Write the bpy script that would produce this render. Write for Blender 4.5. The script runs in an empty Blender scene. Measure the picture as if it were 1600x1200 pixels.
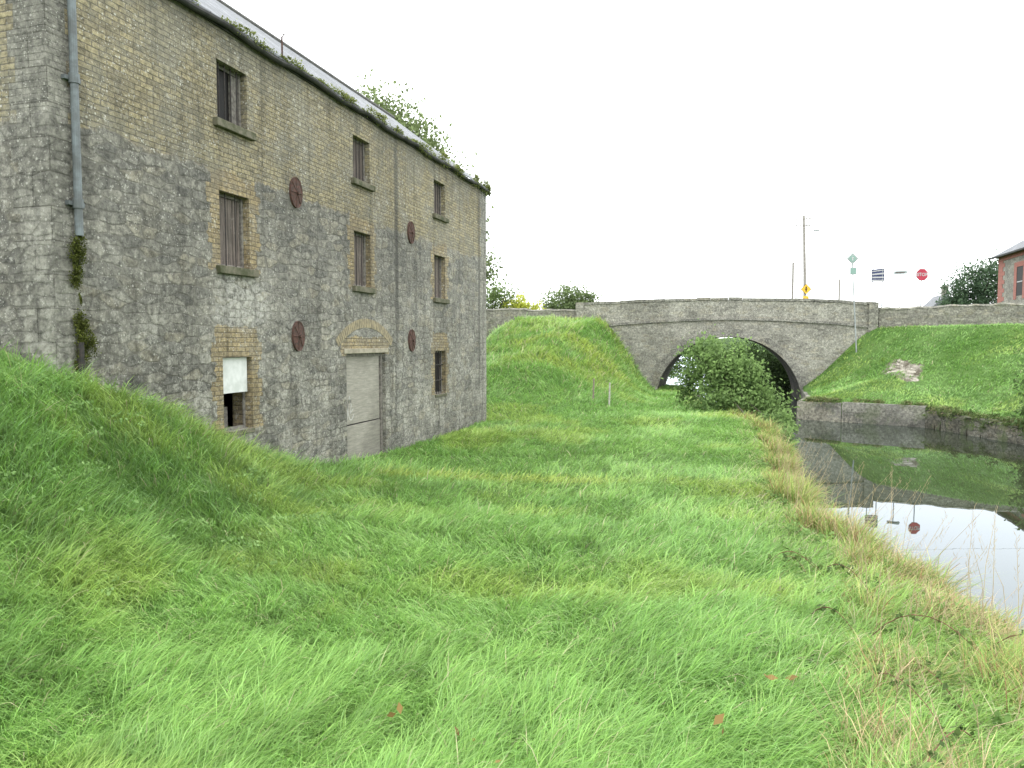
import bpy, math, random
import numpy as np
from mathutils import Vector, Matrix
random.seed(7); rng=np.random.default_rng(11)
scene=bpy.context.scene
COL=scene.collection
S,C=math.sin(math.radians(16.3)),math.cos(math.radians(16.3))

# ------------------------------------------------------------------ helpers
def finish(o,parent=None,**props):
    COL.objects.link(o)
    if parent is not None:
        o.parent=parent
        o.matrix_parent_inverse=Matrix.Translation(parent.location).inverted()
    for k,v in props.items(): o[k]=v
    return o
def empty(name,loc,**props):
    o=bpy.data.objects.new(name,None); o.location=loc; o.empty_display_size=.3
    return finish(o,None,**props)
class MB:
    def __init__(s): s.v=[];s.f=[]
    def add(s,v,f):
        n=len(s.v); s.v+= [tuple(p) for p in v]; s.f+=[tuple(i+n for i in q) for q in f]; return s
    def box(s,x0,x1,y0,y1,z0,z1,j=0.0):
        r=lambda:random.uniform(-j,j)
        v=[(x+r(),y+r(),z+r()) for z in(z0,z1) for y in(y0,y1) for x in(x0,x1)]
        return s.add(v,[(0,2,3,1),(4,5,7,6),(0,1,5,4),(2,6,7,3),(0,4,6,2),(1,3,7,5)])
    def tube(s,pts,rad,n=8,cap=True):
        pts=[Vector(p) for p in pts]
        if not hasattr(rad,'__len__'): rad=[rad]*len(pts)
        V=[];F=[]
        for i,p in enumerate(pts):
            t=(pts[min(i+1,len(pts)-1)]-pts[max(i-1,0)]).normalized()
            a=t.cross(Vector((0,0,1)) if abs(t.z)<.9 else Vector((0,1,0))).normalized(); b=t.cross(a)
            for k in range(n):
                an=2*math.pi*k/n; V.append(p+(a*math.cos(an)+b*math.sin(an))*rad[i])
        for i in range(len(pts)-1):
            for k in range(n):
                F.append((i*n+k,i*n+(k+1)%n,(i+1)*n+(k+1)%n,(i+1)*n+k))
        if cap: F.append(tuple(range(n))[::-1]); F.append(tuple((len(pts)-1)*n+k for k in range(n)))
        return s.add(V,F)
    def obj(s,name,mat,parent=None,smooth=False,bevel=0,**props):
        me=bpy.data.meshes.new(name); me.from_pydata(s.v,[],s.f); me.update()
        if mat: me.materials.append(mat)
        if smooth: me.polygons.foreach_set('use_smooth',[True]*len(me.polygons))
        o=bpy.data.objects.new(name,me)
        if bevel:
            m=o.modifiers.new('b','BEVEL'); m.width=bevel; m.segments=2; m.limit_method='ANGLE'
        return finish(o,parent,**props)
def np_mesh(name,V,loops,starts,totals,mat,col=None,parent=None,smooth=False,**props):
    me=bpy.data.meshes.new(name)
    me.vertices.add(len(V)); me.vertices.foreach_set('co',V.astype(np.float32).ravel())
    me.loops.add(len(loops)); me.loops.foreach_set('vertex_index',loops.astype(np.int32))
    me.polygons.add(len(starts)); me.polygons.foreach_set('loop_start',starts.astype(np.int32))
    me.update(calc_edges=True)
    if col is not None:
        a=me.color_attributes.new('Col','FLOAT_COLOR','POINT')
        c=np.ones((len(V),4),np.float32); c[:,:3]=col; a.data.foreach_set('color',c.ravel())
    if smooth: me.polygons.foreach_set('use_smooth',np.ones(len(starts),bool))
    me.materials.append(mat); me.validate()
    return finish(bpy.data.objects.new(name,me),parent,**props)
def _h(i,j,s):
    n=(i.astype(np.int64)*374761393+j.astype(np.int64)*668265263+s*974634777)&0x7fffffff
    n=((n^(n>>13))*1274126177)&0x7fffffff
    return ((n^(n>>16))&0xffff)/65535.
def vn(x,y,s=0):
    x=np.asarray(x,float);y=np.asarray(y,float)
    i=np.floor(x);j=np.floor(y);u=x-i;v=y-j;u=u*u*(3-2*u);v=v*v*(3-2*v)
    return (_h(i,j,s)*(1-u)*(1-v)+_h(i+1,j,s)*u*(1-v)+_h(i,j+1,s)*(1-u)*v+_h(i+1,j+1,s)*u*v)
def fbm(x,y,s=0): return (vn(x,y,s)+.5*vn(x*2.1,y*2.1,s+1)+.25*vn(x*4.3,y*4.3,s+2))/1.75
def sm(t): t=np.clip(t,0,1); return t*t*(3-2*t)

# ------------------------------------------------------------------ nodes
class NT:
    def __init__(s,mat):
        mat.use_nodes=True; s.t=mat.node_tree; s.t.nodes.clear()
        s.out=s.n('ShaderNodeOutputMaterial')
    def n(s,ty,props=None,**inp):
        nd=s.t.nodes.new(ty)
        for k,v in (props or {}).items(): setattr(nd,k,v)
        for k,v in inp.items(): s.set(nd,k.replace('_',' '),v)
        return nd
    def set(s,nd,k,v):
        if isinstance(k,str) and k.isdigit(): k=int(k)
        sock=nd.inputs[k]
        if hasattr(v,'node') or isinstance(v,bpy.types.NodeSocket): s.t.links.new(v,sock)
        else:
            if isinstance(v,(tuple,list)) and len(v)==3 and sock.type=='RGBA': v=(*v,1)
            sock.default_value=v
    def m(s,op,a,b=0.,c=None,clamp=False):
        nd=s.t.nodes.new('ShaderNodeMath'); nd.operation=op; nd.use_clamp=clamp
        s.set(nd,0,a); s.set(nd,1,b)
        if c is not None: s.set(nd,2,c)
        return nd.outputs[0]
    def mix(s,f,a,b,mode='MIX'):
        nd=s.t.nodes.new('ShaderNodeMix'); nd.data_type='RGBA'; nd.blend_type=mode
        s.set(nd,0,f); s.set(nd,6,a); s.set(nd,7,b); return nd.outputs[2]
    def noise(s,vec,scale,detail=3,rough=.55,out='Fac'):
        return s.n('ShaderNodeTexNoise',Vector=vec,Scale=scale,Detail=detail,Roughness=rough).outputs[out]
    def step(s,v,lo,hi):
        nd=s.n('ShaderNodeMapRange',Value=v); nd.interpolation_type='SMOOTHSTEP'
        s.set(nd,1,lo); s.set(nd,2,hi); return nd.outputs[0]
    def pos(s):
        sp=s.n('ShaderNodeSeparateXYZ',Vector=s.n('ShaderNodeTexCoord').outputs['Object']); return sp.outputs
    def vec(s,x,y,z=0.):
        nd=s.t.nodes.new('ShaderNodeCombineXYZ'); s.set(nd,0,x); s.set(nd,1,y); s.set(nd,2,z); return nd.outputs[0]
    def bsdf(s,col,rough=.9,bump=None,bstr=.5,bdist=.02,spec=.3,metal=0.):
        b=s.n('ShaderNodeBsdfPrincipled'); s.set(b,'Base Color',col); s.set(b,'Roughness',rough); s.set(b,'Metallic',metal)
        s.set(b,'Specular IOR Level',spec)
        if bump is not None:
            bn=s.n('ShaderNodeBump',Height=bump,Strength=bstr,Distance=bdist); s.set(b,'Normal',bn.outputs[0])
        s.t.links.new(b.outputs[0],s.out.inputs[0]); return b
def M(name): return bpy.data.materials.new(name)
def simple(name,c1,c2=None,scale=8,rough=.8,bump=.3,metal=0,spec=.3):
    m=M(name); t=NT(m); p=t.n('ShaderNodeTexCoord').outputs['Object']
    n=t.noise(p,scale,5,.65); c2=c2 or tuple(x*.6 for x in c1)
    f=t.step(n,.35,.65); t.bsdf(t.mix(f,c2,c1),rough,t.noise(p,scale*4,4),bump,.01,spec,metal); return m
def vcol(name,rough=.55,trans=.25,spec=.35):
    m=M(name); t=NT(m); a=t.n('ShaderNodeVertexColor'); a.layer_name='Col'
    p=t.n('ShaderNodeTexCoord').outputs['Object']
    col=t.mix(.3,a.outputs[0],t.mix(t.noise(p,1.7,3),(.65,.67,.6),(1.3,1.3,1.2)),'MULTIPLY')
    b=t.bsdf(col,rough,spec=spec)
    tr=t.n('ShaderNodeBsdfTranslucent',Color=col)
    mx=t.n('ShaderNodeMixShader'); t.set(mx,0,trans); t.set(mx,1,b.outputs[0]); t.set(mx,2,tr.outputs[0])
    t.t.links.new(mx.outputs[0],t.out.inputs[0]); return m

def stone_layers(t,U,V,P,sx,sy,c_lo,c_hi,mortar,seed=0.,joint=.05,jb=.35):
    """returns colour, height"""
    wc=t.n('ShaderNodeTexNoise',Vector=P,Scale=2.6,Detail=5.,Roughness=.65).outputs['Color']
    ws=t.n('ShaderNodeSeparateColor',Color=wc).outputs
    wa=t.m('MULTIPLY',t.m('SUBTRACT',ws[0],.5),.6); wb=t.m('MULTIPLY',t.m('SUBTRACT',ws[1],.5),.6)
    vec=t.vec(t.m('ADD',t.m('DIVIDE',U,sx),wa),t.m('ADD',t.m('DIVIDE',V,sy),wb),seed)
    e=t.n('ShaderNodeTexVoronoi',{'feature':'DISTANCE_TO_EDGE','voronoi_dimensions':'2D'},Vector=vec,Scale=1.,Randomness=.72).outputs['Distance']
    cc=t.n('ShaderNodeTexVoronoi',{'feature':'F1','voronoi_dimensions':'2D'},Vector=vec,Scale=1.,Randomness=.72).outputs['Color']
    r=t.n('ShaderNodeSeparateColor',Color=cc).outputs
    col=t.mix(r[0],c_lo,c_hi)
    col=t.mix(t.m('MULTIPLY',t.step(r[1],.6,1.),.3),col,(.33,.29,.20))
    fine=t.noise(P,9,10,.82); col=t.mix(1.,col,t.mix(t.step(fine,.36,.64),(.42,.42,.42),(1.55,1.55,1.5)),'MULTIPLY')
    ms=t.step(t.m('ADD',e,t.m('MULTIPLY',t.m('SUBTRACT',fine,.5),.5)),-.05,joint+.1)
    mc=t.mix(t.step(t.noise(P,1.3,4),.42,.58),tuple(x*.58 for x in mortar),mortar)
    mc=t.mix(.8,mc,t.mix(fine,(.6,.6,.6),(1.4,1.4,1.4)),'MULTIPLY')
    col=t.mix(ms,mc,col)
    h=t.m('ADD',t.m('MULTIPLY',ms,jb),t.m('MULTIPLY',fine,1.2)); 
    h=t.m('ADD',h,t.m('MULTIPLY',r[2],.5))
    return col,h
def weather(t,col,P,white=.5,dark=.6,wt=.60):
    l=t.step(t.noise(P,6.,8,.82),wt-.02,wt+.05); l=t.m('MULTIPLY',l,t.step(t.noise(P,.6,3),.35,.62))
    col=t.mix(t.m('MULTIPLY',l,white),col,(.54,.53,.47))
    v=t.n('ShaderNodeTexVoronoi',Vector=P,Scale=10.).outputs['Distance']
    sp=t.m('MULTIPLY',t.step(v,.21,.13),t.step(t.noise(P,1.3,2),.42,.58))
    col=t.mix(t.m('MULTIPLY',sp,white),col,(.62,.61,.54))
    v2=t.n('ShaderNodeTexVoronoi',Vector=P,Scale=21.).outputs['Distance']
    sp2=t.m('MULTIPLY',t.step(v2,.24,.15),t.step(t.noise(P,2.1,2),.40,.55))
    col=t.mix(t.m('MULTIPLY',sp2,white*.95),col,(.60,.59,.53))
    d=t.step(t.noise(P,.45,5,.65),.60,.38); col=t.mix(t.m('MULTIPLY',d,dark),col,t.mix(1.,col,(.45,.45,.44),'MULTIPLY'))
    return col
def stone_mat(name,ax,ay,sx,sy,lo,hi,mortar,white=.5,dark=.5,green=0.,wt=.6,joint=.05):
    m=M(name); t=NT(m); x,y,z=t.pos(); P=t.n('ShaderNodeTexCoord').outputs['Object']
    U=t.m('ADD',t.m('MULTIPLY',x,ax),t.m('MULTIPLY',y,ay))
    col,h=stone_layers(t,U,z,P,sx,sy,lo,hi,mortar,joint=joint); col=weather(t,col,P,white,dark,wt)
    if green:
        g=t.m('MULTIPLY',t.step(t.noise(P,1.6,4),.5,.66),green); col=t.mix(g,col,(.09,.13,.04))
    t.bsdf(col,.92,h,.7,.03); return m

# ------------------------------------------------------------------ facade geometry constants
FX=-8.0; Y0=7.20; Y1=24.2; ZT=5.14; ZB=-3.2; BX=-15.0
cols=[(10.34,11.12),(14.86,15.64),(19.53,20.37)]
rows=[(3.62,4.58),(1.26,2.48),(-1.50,-.25)]
door=(14.45,16.36,-2.78,-.25)
holes=[]
for ci,(a,b) in enumerate(cols):
    for ri,(c,d) in enumerate(rows):
        if ci==1 and ri==2: continue
        holes.append((a,b,c,d,ci,ri))
def facade_mat():
    m=M('warehouse_masonry'); t=NT(m); x,y,z=t.pos(); P=t.n('ShaderNodeTexCoord').outputs['Object']
    U=t.m('ADD',x,y)
    stone,hs=stone_layers(t,U,z,P,.36,.15,(.145,.142,.13),(.262,.252,.22),(.29,.28,.24))
    wv=t.m('MULTIPLY',t.m('SUBTRACT',t.noise(P,4.,4),.5),.035)
    bv=t.vec(t.m('ADD',U,wv),t.m('ADD',z,wv))
    br=t.n('ShaderNodeTexBrick',{'offset':.5},Vector=bv,Color1=(.37,.32,.195),Color2=(.225,.20,.14),Mortar=(.20,.18,.135),Scale=1.)
    t.set(br,'Brick Width',.235); t.set(br,'Row Height',.08); t.set(br,'Mortar Size',.009); t.set(br,'Mortar Smooth',.5); t.set(br,'Bias',-.1)
    bc=br.outputs['Color']; fine=t.noise(P,14,8,.78)
    bc=t.mix(1.,bc,t.mix(t.step(fine,.32,.68),(.5,.5,.5),(1.4,1.4,1.4)),'MULTIPLY')
    ag=t.step(t.noise(P,.9,8,.76),.44,.57)
    bc=t.mix(t.m('MULTIPLY',ag,.68),bc,t.mix(.6,t.mix(1.,bc,(.66,.72,.85),'MULTIPLY'),(.205,.198,.165)))
    hb=t.m('ADD',t.m('MULTIPLY',t.m('SUBTRACT',1.,br.outputs['Fac']),.5),t.m('MULTIPLY',fine,.8))
    qv=t.vec(t.m('MULTIPLY',U,1.),z)
    qb=t.n('ShaderNodeTexBrick',{'offset':.35},Vector=qv,Color1=(.28,.272,.238),Color2=(.2,.195,.17),Mortar=(.14,.135,.115),Scale=1.)
    t.set(qb,'Brick Width',.8); t.set(qb,'Row Height',.42); t.set(qb,'Mortar Size',.009)
    qc=t.mix(1.,qb.outputs['Color'],t.mix(t.step(t.noise(P,8,10,.82),.35,.65),(.48,.48,.48),(1.48,1.48,1.45)),'MULTIPLY')
    def tooth(per,amp,off=0.): 
        s_=t.m('SINE',t.m('MULTIPLY',t.m('ADD',z,off),2*math.pi/per)); return t.m('MULTIPLY',t.m('SIGN',s_),amp)
    tt=tooth(.64,.055); wob=t.m('MULTIPLY',t.m('SUBTRACT',t.noise(P,1.4,3),.5),.5)
    wob2=t.m('MULTIPLY',t.m('SUBTRACT',t.noise(P,5.,4,.65),.5),.28)
    big=t.step(t.m('ADD',t.m('ADD',z,t.m('MULTIPLY',wob,.8)),wob2),2.77,2.84)
    mask=big
    def box(yc,hw,z0,z1):
        a=t.m('LESS_THAN',t.m('ADD',t.m('ABSOLUTE',t.m('SUBTRACT',t.m('ADD',y,wob2),yc)),tt),hw)
        b=t.m('LESS_THAN',t.m('ABSOLUTE',t.m('SUBTRACT',t.m('ADD',z,wob2),(z0+z1)/2)),(z1-z0)/2)
        return t.m('MULTIPLY',a,b)
    for (a,b) in cols: mask=t.m('MAXIMUM',mask,box((a+b)/2,.64,1.2,3.0))
    for i in (0,2):
        a,b=cols[i]; mask=t.m('MAXIMUM',mask,box((a+b)/2,.62,-1.5,.27))
    mask=t.m('MAXIMUM',mask,box(15.4,1.12,-.3,.12))
    base=t.mix(mask,stone,bc)
    sur=t.m('MULTIPLY',t.m('MULTIPLY',mask,t.m('SUBTRACT',1.,big)),.4); base=t.mix(sur,base,t.mix(1.,base,(1.18,.98,.78),'MULTIPLY'))
    q1=t.m('MULTIPLY',t.m('LESS_THAN',t.m('ADD',y,t.m('MULTIPLY',tt,1.4)),Y0+.36),t.m('GREATER_THAN',t.m('SUBTRACT',x,tt),FX-.55))
    q2=t.m('GREATER_THAN',t.m('ADD',y,t.m('MULTIPLY',tt,1.2)),Y1-.62)
    q=t.m('MAXIMUM',q1,q2); base=t.mix(q,base,qc)
    base=weather(t,base,P,.74,.46,.57)
    fs=t.step(t.noise(P,11,9,.8),.42,.58)
    lw=t.m('MULTIPLY',t.step(t.noise(P,1.6,10,.84),.48,.56),t.step(z,2.8,-.9)); lw=t.m('MULTIPLY',t.m('MULTIPLY',lw,fs),t.m('SUBTRACT',1.,mask))
    base=t.mix(t.m('MULTIPLY',lw,.68),base,(.50,.49,.43))
    pp=t.m('MULTIPLY',t.step(t.m('ABSOLUTE',t.m('SUBTRACT',t.m('ADD',y,wob),10.9)),.85,.5),t.step(t.m('ABSOLUTE',t.m('SUBTRACT',t.m('ADD',z,wob),.75)),.55,.3))
    base=t.mix(t.m('MULTIPLY',pp,t.m('MULTIPLY',fs,.75)),base,(.52,.51,.46))
    def streak(yc,w,zl):
        s_=t.step(t.m('ABSOLUTE',t.m('SUBTRACT',t.m('ADD',y,t.m('MULTIPLY',wob2,.6)),yc)),w,w*.25)
        return t.m('MULTIPLY',s_,t.step(z,zl,zl+2.5))
    st=t.m('MAXIMUM',streak(17.05,.17,-1.5),t.m('MULTIPLY',streak(23.45,.16,-3.),.9))
    st=t.m('MAXIMUM',st,t.m('MULTIPLY',streak(12.3,.35,.6),.35))
    st=t.m('MAXIMUM',st,t.m('MULTIPLY',t.step(t.m('ADD',z,wob),4.6,5.2),.5))
    st=t.m('MAXIMUM',st,t.m('MULTIPLY',t.step(t.m('ADD',z,wob),-2.1,-2.9),.35))
    base=t.mix(t.m('MULTIPLY',st,.68),base,(.075,.073,.065))
    vs=t.noise(t.vec(t.m('MULTIPLY',U,3.5),t.m('MULTIPLY',z,.25)),1.,5); base=t.mix(t.m('MULTIPLY',t.step(vs,.5,.66),.55),base,t.mix(1.,base,(.5,.5,.5),'MULTIPLY'))
    h=t.n('ShaderNodeMix'); t.set(h,0,mask); t.set(h,2,hs); t.set(h,3,hb)
    t.bsdf(base,.93,h.outputs[0],1.,.035); return m
m_fac=facade_mat()
m_dark=simple('dark_void',(.014,.013,.012),rough=.6)
m_sill=simple('mossy_sill_stone',(.14,.13,.095),(.06,.065,.035),6,.95,.6)
m_frame=simple('weathered_timber',(.23,.215,.19),(.11,.10,.09),14,.85,.5)
m_rust=simple('rusty_iron',(.105,.055,.044),(.055,.04,.034),20,.9,.6)
m_iron=simple('dark_iron',(.045,.036,.032),(.022,.022,.022),20,.7,.4)
m_pipe=simple('painted_grey_pipe',(.15,.175,.185),(.09,.10,.10),5,.5,.2)
m_gut=simple('black_gutter',(.055,.053,.05),(.026,.027,.026),3,.7,.3)
m_white=simple('white_board',(.62,.63,.62),(.48,.5,.48),4,.6,.1)
m_wpaint=simple('white_scribble_paint',(.5,.49,.46),(.36,.35,.32),40,.8,.1)
def plank_mat(name,c1,c2,w=.13,horizontal=False):
    m=M(name); t=NT(m); x,y,z=t.pos(); P=t.n('ShaderNodeTexCoord').outputs['Object']
    g=t.noise(t.vec(t.m('MULTIPLY',x,12.),t.m('MULTIPLY',y,12. if not horizontal else 1.5),t.m('MULTIPLY',z,1.2 if not horizontal else 14.)),2.,5,.7)
    col=t.mix(t.step(g,.3,.7),c2,c1); col=weather(t,col,P,.15,.5)
    t.bsdf(col,.85,g,.5,.01); return m
m_shut=plank_mat('weathered_shutter_boards',(.20,.165,.145),(.09,.078,.068))
m_ply=plank_mat('weathered_grey_plywood',(.33,.31,.265),(.22,.21,.18),horizontal=True)
m_lint=simple('pale_timber_lintel',(.34,.31,.24),(.22,.2,.15),6,.9,.4)

WH=empty('stone_warehouse',(-11.5,15.7,-2.6),label='three storey derelict brick and rubble stone canal warehouse with slate roof',category='warehouse')
def hole_at(ym,zm):
    for h in holes:
        if h[0]<ym<h[1] and h[2]<zm<h[3]: return True
    return door[0]<ym<door[1] and door[2]<zm<door[3]
ys=sorted({Y0,Y1,door[0],door[1],*[h[0] for h in holes],*[h[1] for h in holes]})
zs=sorted({ZB,ZT,door[2],door[3],*[h[2] for h in holes],*[h[3] for h in holes]})
w=MB()
for i in range(len(ys)-1):
    for j in range(len(zs)-1):
        if hole_at((ys[i]+ys[i+1])/2,(zs[j]+zs[j+1])/2): continue
        w.add([(FX,ys[i],zs[j]),(FX,ys[i+1],zs[j]),(FX,ys[i+1],zs[j+1]),(FX,ys[i],zs[j+1])],[(0,1,2,3)])
D=.42
for (a,b,c,d) in [h[:4] for h in holes]+[door]:
    xi=FX-D
    w.add([(FX,a,c),(FX,a,d),(xi,a,d),(xi,a,c)],[(0,1,2,3)]); w.add([(FX,b,c),(FX,b,d),(xi,b,d),(xi,b,c)],[(3,2,1,0)])
    w.add([(FX,a,d),(FX,b,d),(xi,b,d),(xi,a,d)],[(0,1,2,3)]); w.add([(FX,a,c),(FX,b,c),(xi,b,c),(xi,a,c)],[(3,2,1,0)])
RX=(FX+BX)/2; RZ=7.78
w.add([(FX,Y0,ZB),(BX,Y0,ZB),(BX,Y0,ZT),(RX,Y0,RZ),(FX,Y0,ZT)],[(4,3,2,1,0)])
w.add([(FX,Y1,ZB),(BX,Y1,ZB),(BX,Y1,ZT),(RX,Y1,RZ),(FX,Y1,ZT)],[(0,1,2,3,4)])
w.add([(BX,Y0,ZB),(BX,Y1,ZB),(BX,Y1,ZT),(BX,Y0,ZT)],[(3,2,1,0)])
w.obj('wall',m_fac,WH)
def slate_mat():
    m=M('grey_slates'); t=NT(m); x,y,z=t.pos(); P=t.n('ShaderNodeTexCoord').outputs['Object']
    br=t.n('ShaderNodeTexBrick',{'offset':.5},Vector=t.vec(y,t.m('MULTIPLY',x,1.3)),Color1=(.25,.26,.28),Color2=(.16,.168,.18),Mortar=(.05,.05,.05),Scale=1.)
    t.set(br,'Brick Width',.28); t.set(br,'Row Height',.22); t.set(br,'Mortar Size',.012)
    c=weather(t,br.outputs['Color'],P,.3,.35); g=t.step(t.noise(P,2.5,5),.62,.7); c=t.mix(t.m('MULTIPLY',g,.4),c,(.10,.11,.045))
    t.bsdf(c,.65,t.m('SUBTRACT',1.,br.outputs['Fac']),.8,.02,.3); return m
m_slate=slate_mat()
sl=(RZ-ZT)/(FX-RX)
r=MB(); ex=.12; th=.04
zE=ZT-sl*ex+.1
for sg in (1,-1):
    xe=RX+sg*(FX-RX+ex); 
    v=[(xe,Y0-.06,zE),(xe,Y1+.12,zE),(RX,Y1+.12,RZ+.1),(RX,Y0-.06,RZ+.1)]
    v+=[(p[0],p[1],p[2]+th) for p in v]
    r.add(v,[(0,1,2,3),(4,5,6,7),(0,1,5,4),(1,2,6,5),(3,0,4,7)])
roof=r.obj('roof',m_slate,WH)
MB().tube([(RX,Y0-.05,RZ+.15),(RX,12,RZ+.11),(RX,18,RZ+.14),(RX,Y1+.1,RZ+.15)],.08,8).obj('ridge_tiles',simple('clay_ridge',(.12,.118,.11)),roof)
g=MB(); g.box(FX+.01,FX+.04,Y0,Y1,ZT-.05,ZT+.02); g.obj('fascia',m_gut,WH)
g=MB()
n=60
prof=[(FX+.045,ZT+.02),(FX+.045,ZT-.02),(FX+.06,ZT-.045),(FX+.09,ZT-.06),(FX+.12,ZT-.045),(FX+.14,ZT-.02),(FX+.14,ZT+.015),(FX+.13,ZT+.015),(FX+.125,ZT-.02)]
V=[];F=[]
for i in range(n+1):
    yy=Y0-.05+(Y1-Y0+.2)*i/n; dz=.03*math.sin(i*.7)+random.uniform(-.018,.018)
    V+=[(p[0],yy,p[1]+dz) for p in prof]
k=len(prof)
for i in range(n):
    for j in range(k-1): F.append((i*k+j,i*k+j+1,(i+1)*k+j+1,(i+1)*k+j))
g.add(V,F).obj('gutter',m_gut,WH)
PY=7.52
p=MB(); p.tube([(FX+.10,PY,ZT-.04),(FX+.08,PY,ZT-.3),(FX+.08,PY,1.35)],.05,12)
for zc in (4.75,3.3,1.75): p.tube([(FX+.08,PY,zc-.06),(FX+.08,PY,zc+.06)],.065,12); p.box(FX+.0,FX+.06,PY-.12,PY+.12,zc-.025,zc+.025)
p.obj('downpipe',m_pipe,WH,smooth=False,label='grey painted cast iron downpipe broken off above the ground')
p=MB(); p.tube([(FX+.06,PY-.02,.0),(FX+.06,PY-.02,-.7)],.045,10); p.obj('downpipe',m_iron,WH)
def window(a,b,c,d,ci,ri):
    xi=FX-.16
    if ri==1 or (ri==0 and ci>0):
        pane=MB(); y=a+.07; i=0
        while y<b-.09:
            wd=.105; pane.box(xi-.03,xi+random.uniform(-.004,.008),y,min(y+wd,b-.07),c+.05,d-.07); y+=wd+.012
        pane.box(xi-.06,xi-.035,a+.02,b-.02,c+.02,d-.02)
        o=pane.obj('window',m_shut,WH,label='window closed with weathered timber boards')
    elif ri==0:
        o=MB().box(xi-.06,xi-.04,a+.02,b-.02,c+.02,d-.02).obj('window',m_dark,WH,label='small dark barred upper window')
        bb=MB().box(xi-.03,xi+.01,b-.24,b-.07,c+.05,d-.07); bb.obj('board',m_frame,o)
    elif ci==0:
        o=MB().box(xi+.06,xi+.08,a+.02,b-.04,-.86,d-.01).obj('window',m_white,WH,label='window half covered by white board, dark opening below')
    else:
        o=MB().box(xi-.06,xi-.04,a+.02,b-.02,c+.02,d-.02).obj('window',m_dark,WH,label='dark ground floor window with iron bars')
    f=MB(); t_=.05
    f.box(xi-.02,xi+.035-(.03 if ci==0 and ri==2 else 0),a,a+t_,c,d); f.box(xi-.02,xi+.035-(.03 if ci==0 and ri==2 else 0),b-t_,b,c,d)
    f.box(xi-.018,xi+.0,a+t_,b-t_,d-t_,d-.002); f.box(xi-.018,xi+.03,a+t_,b-t_,c+.002,c+.05)
    f.obj('frame',m_frame,o)
    if not(ri==2 and ci==0):
        nb=4 if ri!=1 else 2
        for i in range(nb):
            yy=a+(b-a)*(i+1)/(nb+1); MB().tube([(xi+.07,yy,c+.0),(xi+.07,yy,d)],.011,6).obj('bar',m_iron,o)
        if ri==2:
            for zz in (c+.4,c+.85): MB().box(xi+.06,xi+.08,a,b,zz-.015,zz+.015).obj('bar',m_iron,o)
    else:
        MB().box(xi-.02,xi+.03,a+.06,a+.1,c,-.86).obj('bar',m_frame,o)
        MB().box(xi-.28,xi-.25,a+.2,b-.2,c,c+.35,.03).obj('board',m_frame,o)
    if ri<2:
        sb=MB().box(FX-.2,FX+.09,a-.11,b+.13,c-.13,c-.002,.006)
    else: sb=MB().box(FX-.2,FX+.03,a-.02,b+.02,c-.08,c-.002,.006)
    sb.obj('sill',m_sill,o,bevel=.012)
for h in holes: window(*h)
xi=FX-.12
dz=-1.86
dr=MB().box(xi-.03,xi,door[0]+.11,door[1]-.11,dz+.02,door[3]-.06).obj('door',m_ply,WH,label='wide doorway boarded with grey weathered plywood')
MB().box(xi-.034,xi+.012,door[0]+.09,door[1]-.11,door[2],dz-.012,.004).obj('panel',m_ply,dr)
MB().box(xi-.06,xi-.04,door[0]+.02,door[1]-.02,door[2],door[3]).obj('backing',m_dark,dr)
f=MB(); f.box(xi-.035,xi+.04,door[0],door[0]+.09,door[2],door[3]); f.box(xi-.035,xi+.04,door[1]-.09,door[1],door[2],door[3]); f.box(xi-.033,xi+.035,door[0]+.09,door[1]-.09,door[3]-.07,door[3]-.001)
f.obj('frame',m_frame,dr)
MB().box(FX-.1,FX+.02,door[0]-.12,door[1]+.14,door[3]-.0,door[3]+.11,.004).obj('lintel',m_lint,dr,bevel=.01)
sc=MB()
def ribbon(pts,wd):
    for (p0,p1) in zip(pts[:-1],pts[1:]):
        dx,dy=p1[0]-p0[0],p1[1]-p0[1]; l=math.hypot(dx,dy); nx,ny=-dy/l*wd,dx/l*wd
        sc.add([(xi+.003,p0[0]+nx,p0[1]+ny),(xi+.003,p0[0]-nx,p0[1]-ny),(xi+.003,p1[0]-nx,p1[1]-ny),(xi+.003,p1[0]+nx,p1[1]+ny)],[(0,1,2,3)])
a_=[(14.74+.10*math.cos(q)+.02*q,-1.45+.20*math.sin(q)-.02*q) for q in np.linspace(.5,6.,22)]
ribbon(a_,.016); ribbon([(14.66,-1.72),(14.70,-1.4),(14.78,-1.2),(14.86,-1.42),(14.8,-1.6),(14.95,-1.5)],.014)
sc.obj('painted_scribble',m_wpaint,dr)
ar=MB(); yc=15.4; half=1.28; rise=.44; R=(half**2+rise**2)/(2*rise); zc=door[3]+.15+rise-R
a0=math.asin(half/R); nv=34
for i in range(nv):
    q0=-a0+2*a0*i/nv; q1=-a0+2*a0*(i+1)/nv-.006
    V=[]
    for rr in (R,R+.2):
        for q in (q0,q1):
            for xx in (FX-.02,FX+.006): V.append((xx,yc+rr*math.sin(q),zc+rr*math.cos(q)))
    ar.add(V,[(1,3,7,5),(0,1,5,4),(2,3,7,6),(4,5,7,6),(0,1,3,2)])
ar.obj('brick_arch',simple('yellow_arch_brick',(.31,.265,.17),(.19,.165,.115),7,.95,.4),WH,label='flat brick relieving arch over the boarded door')
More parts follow.
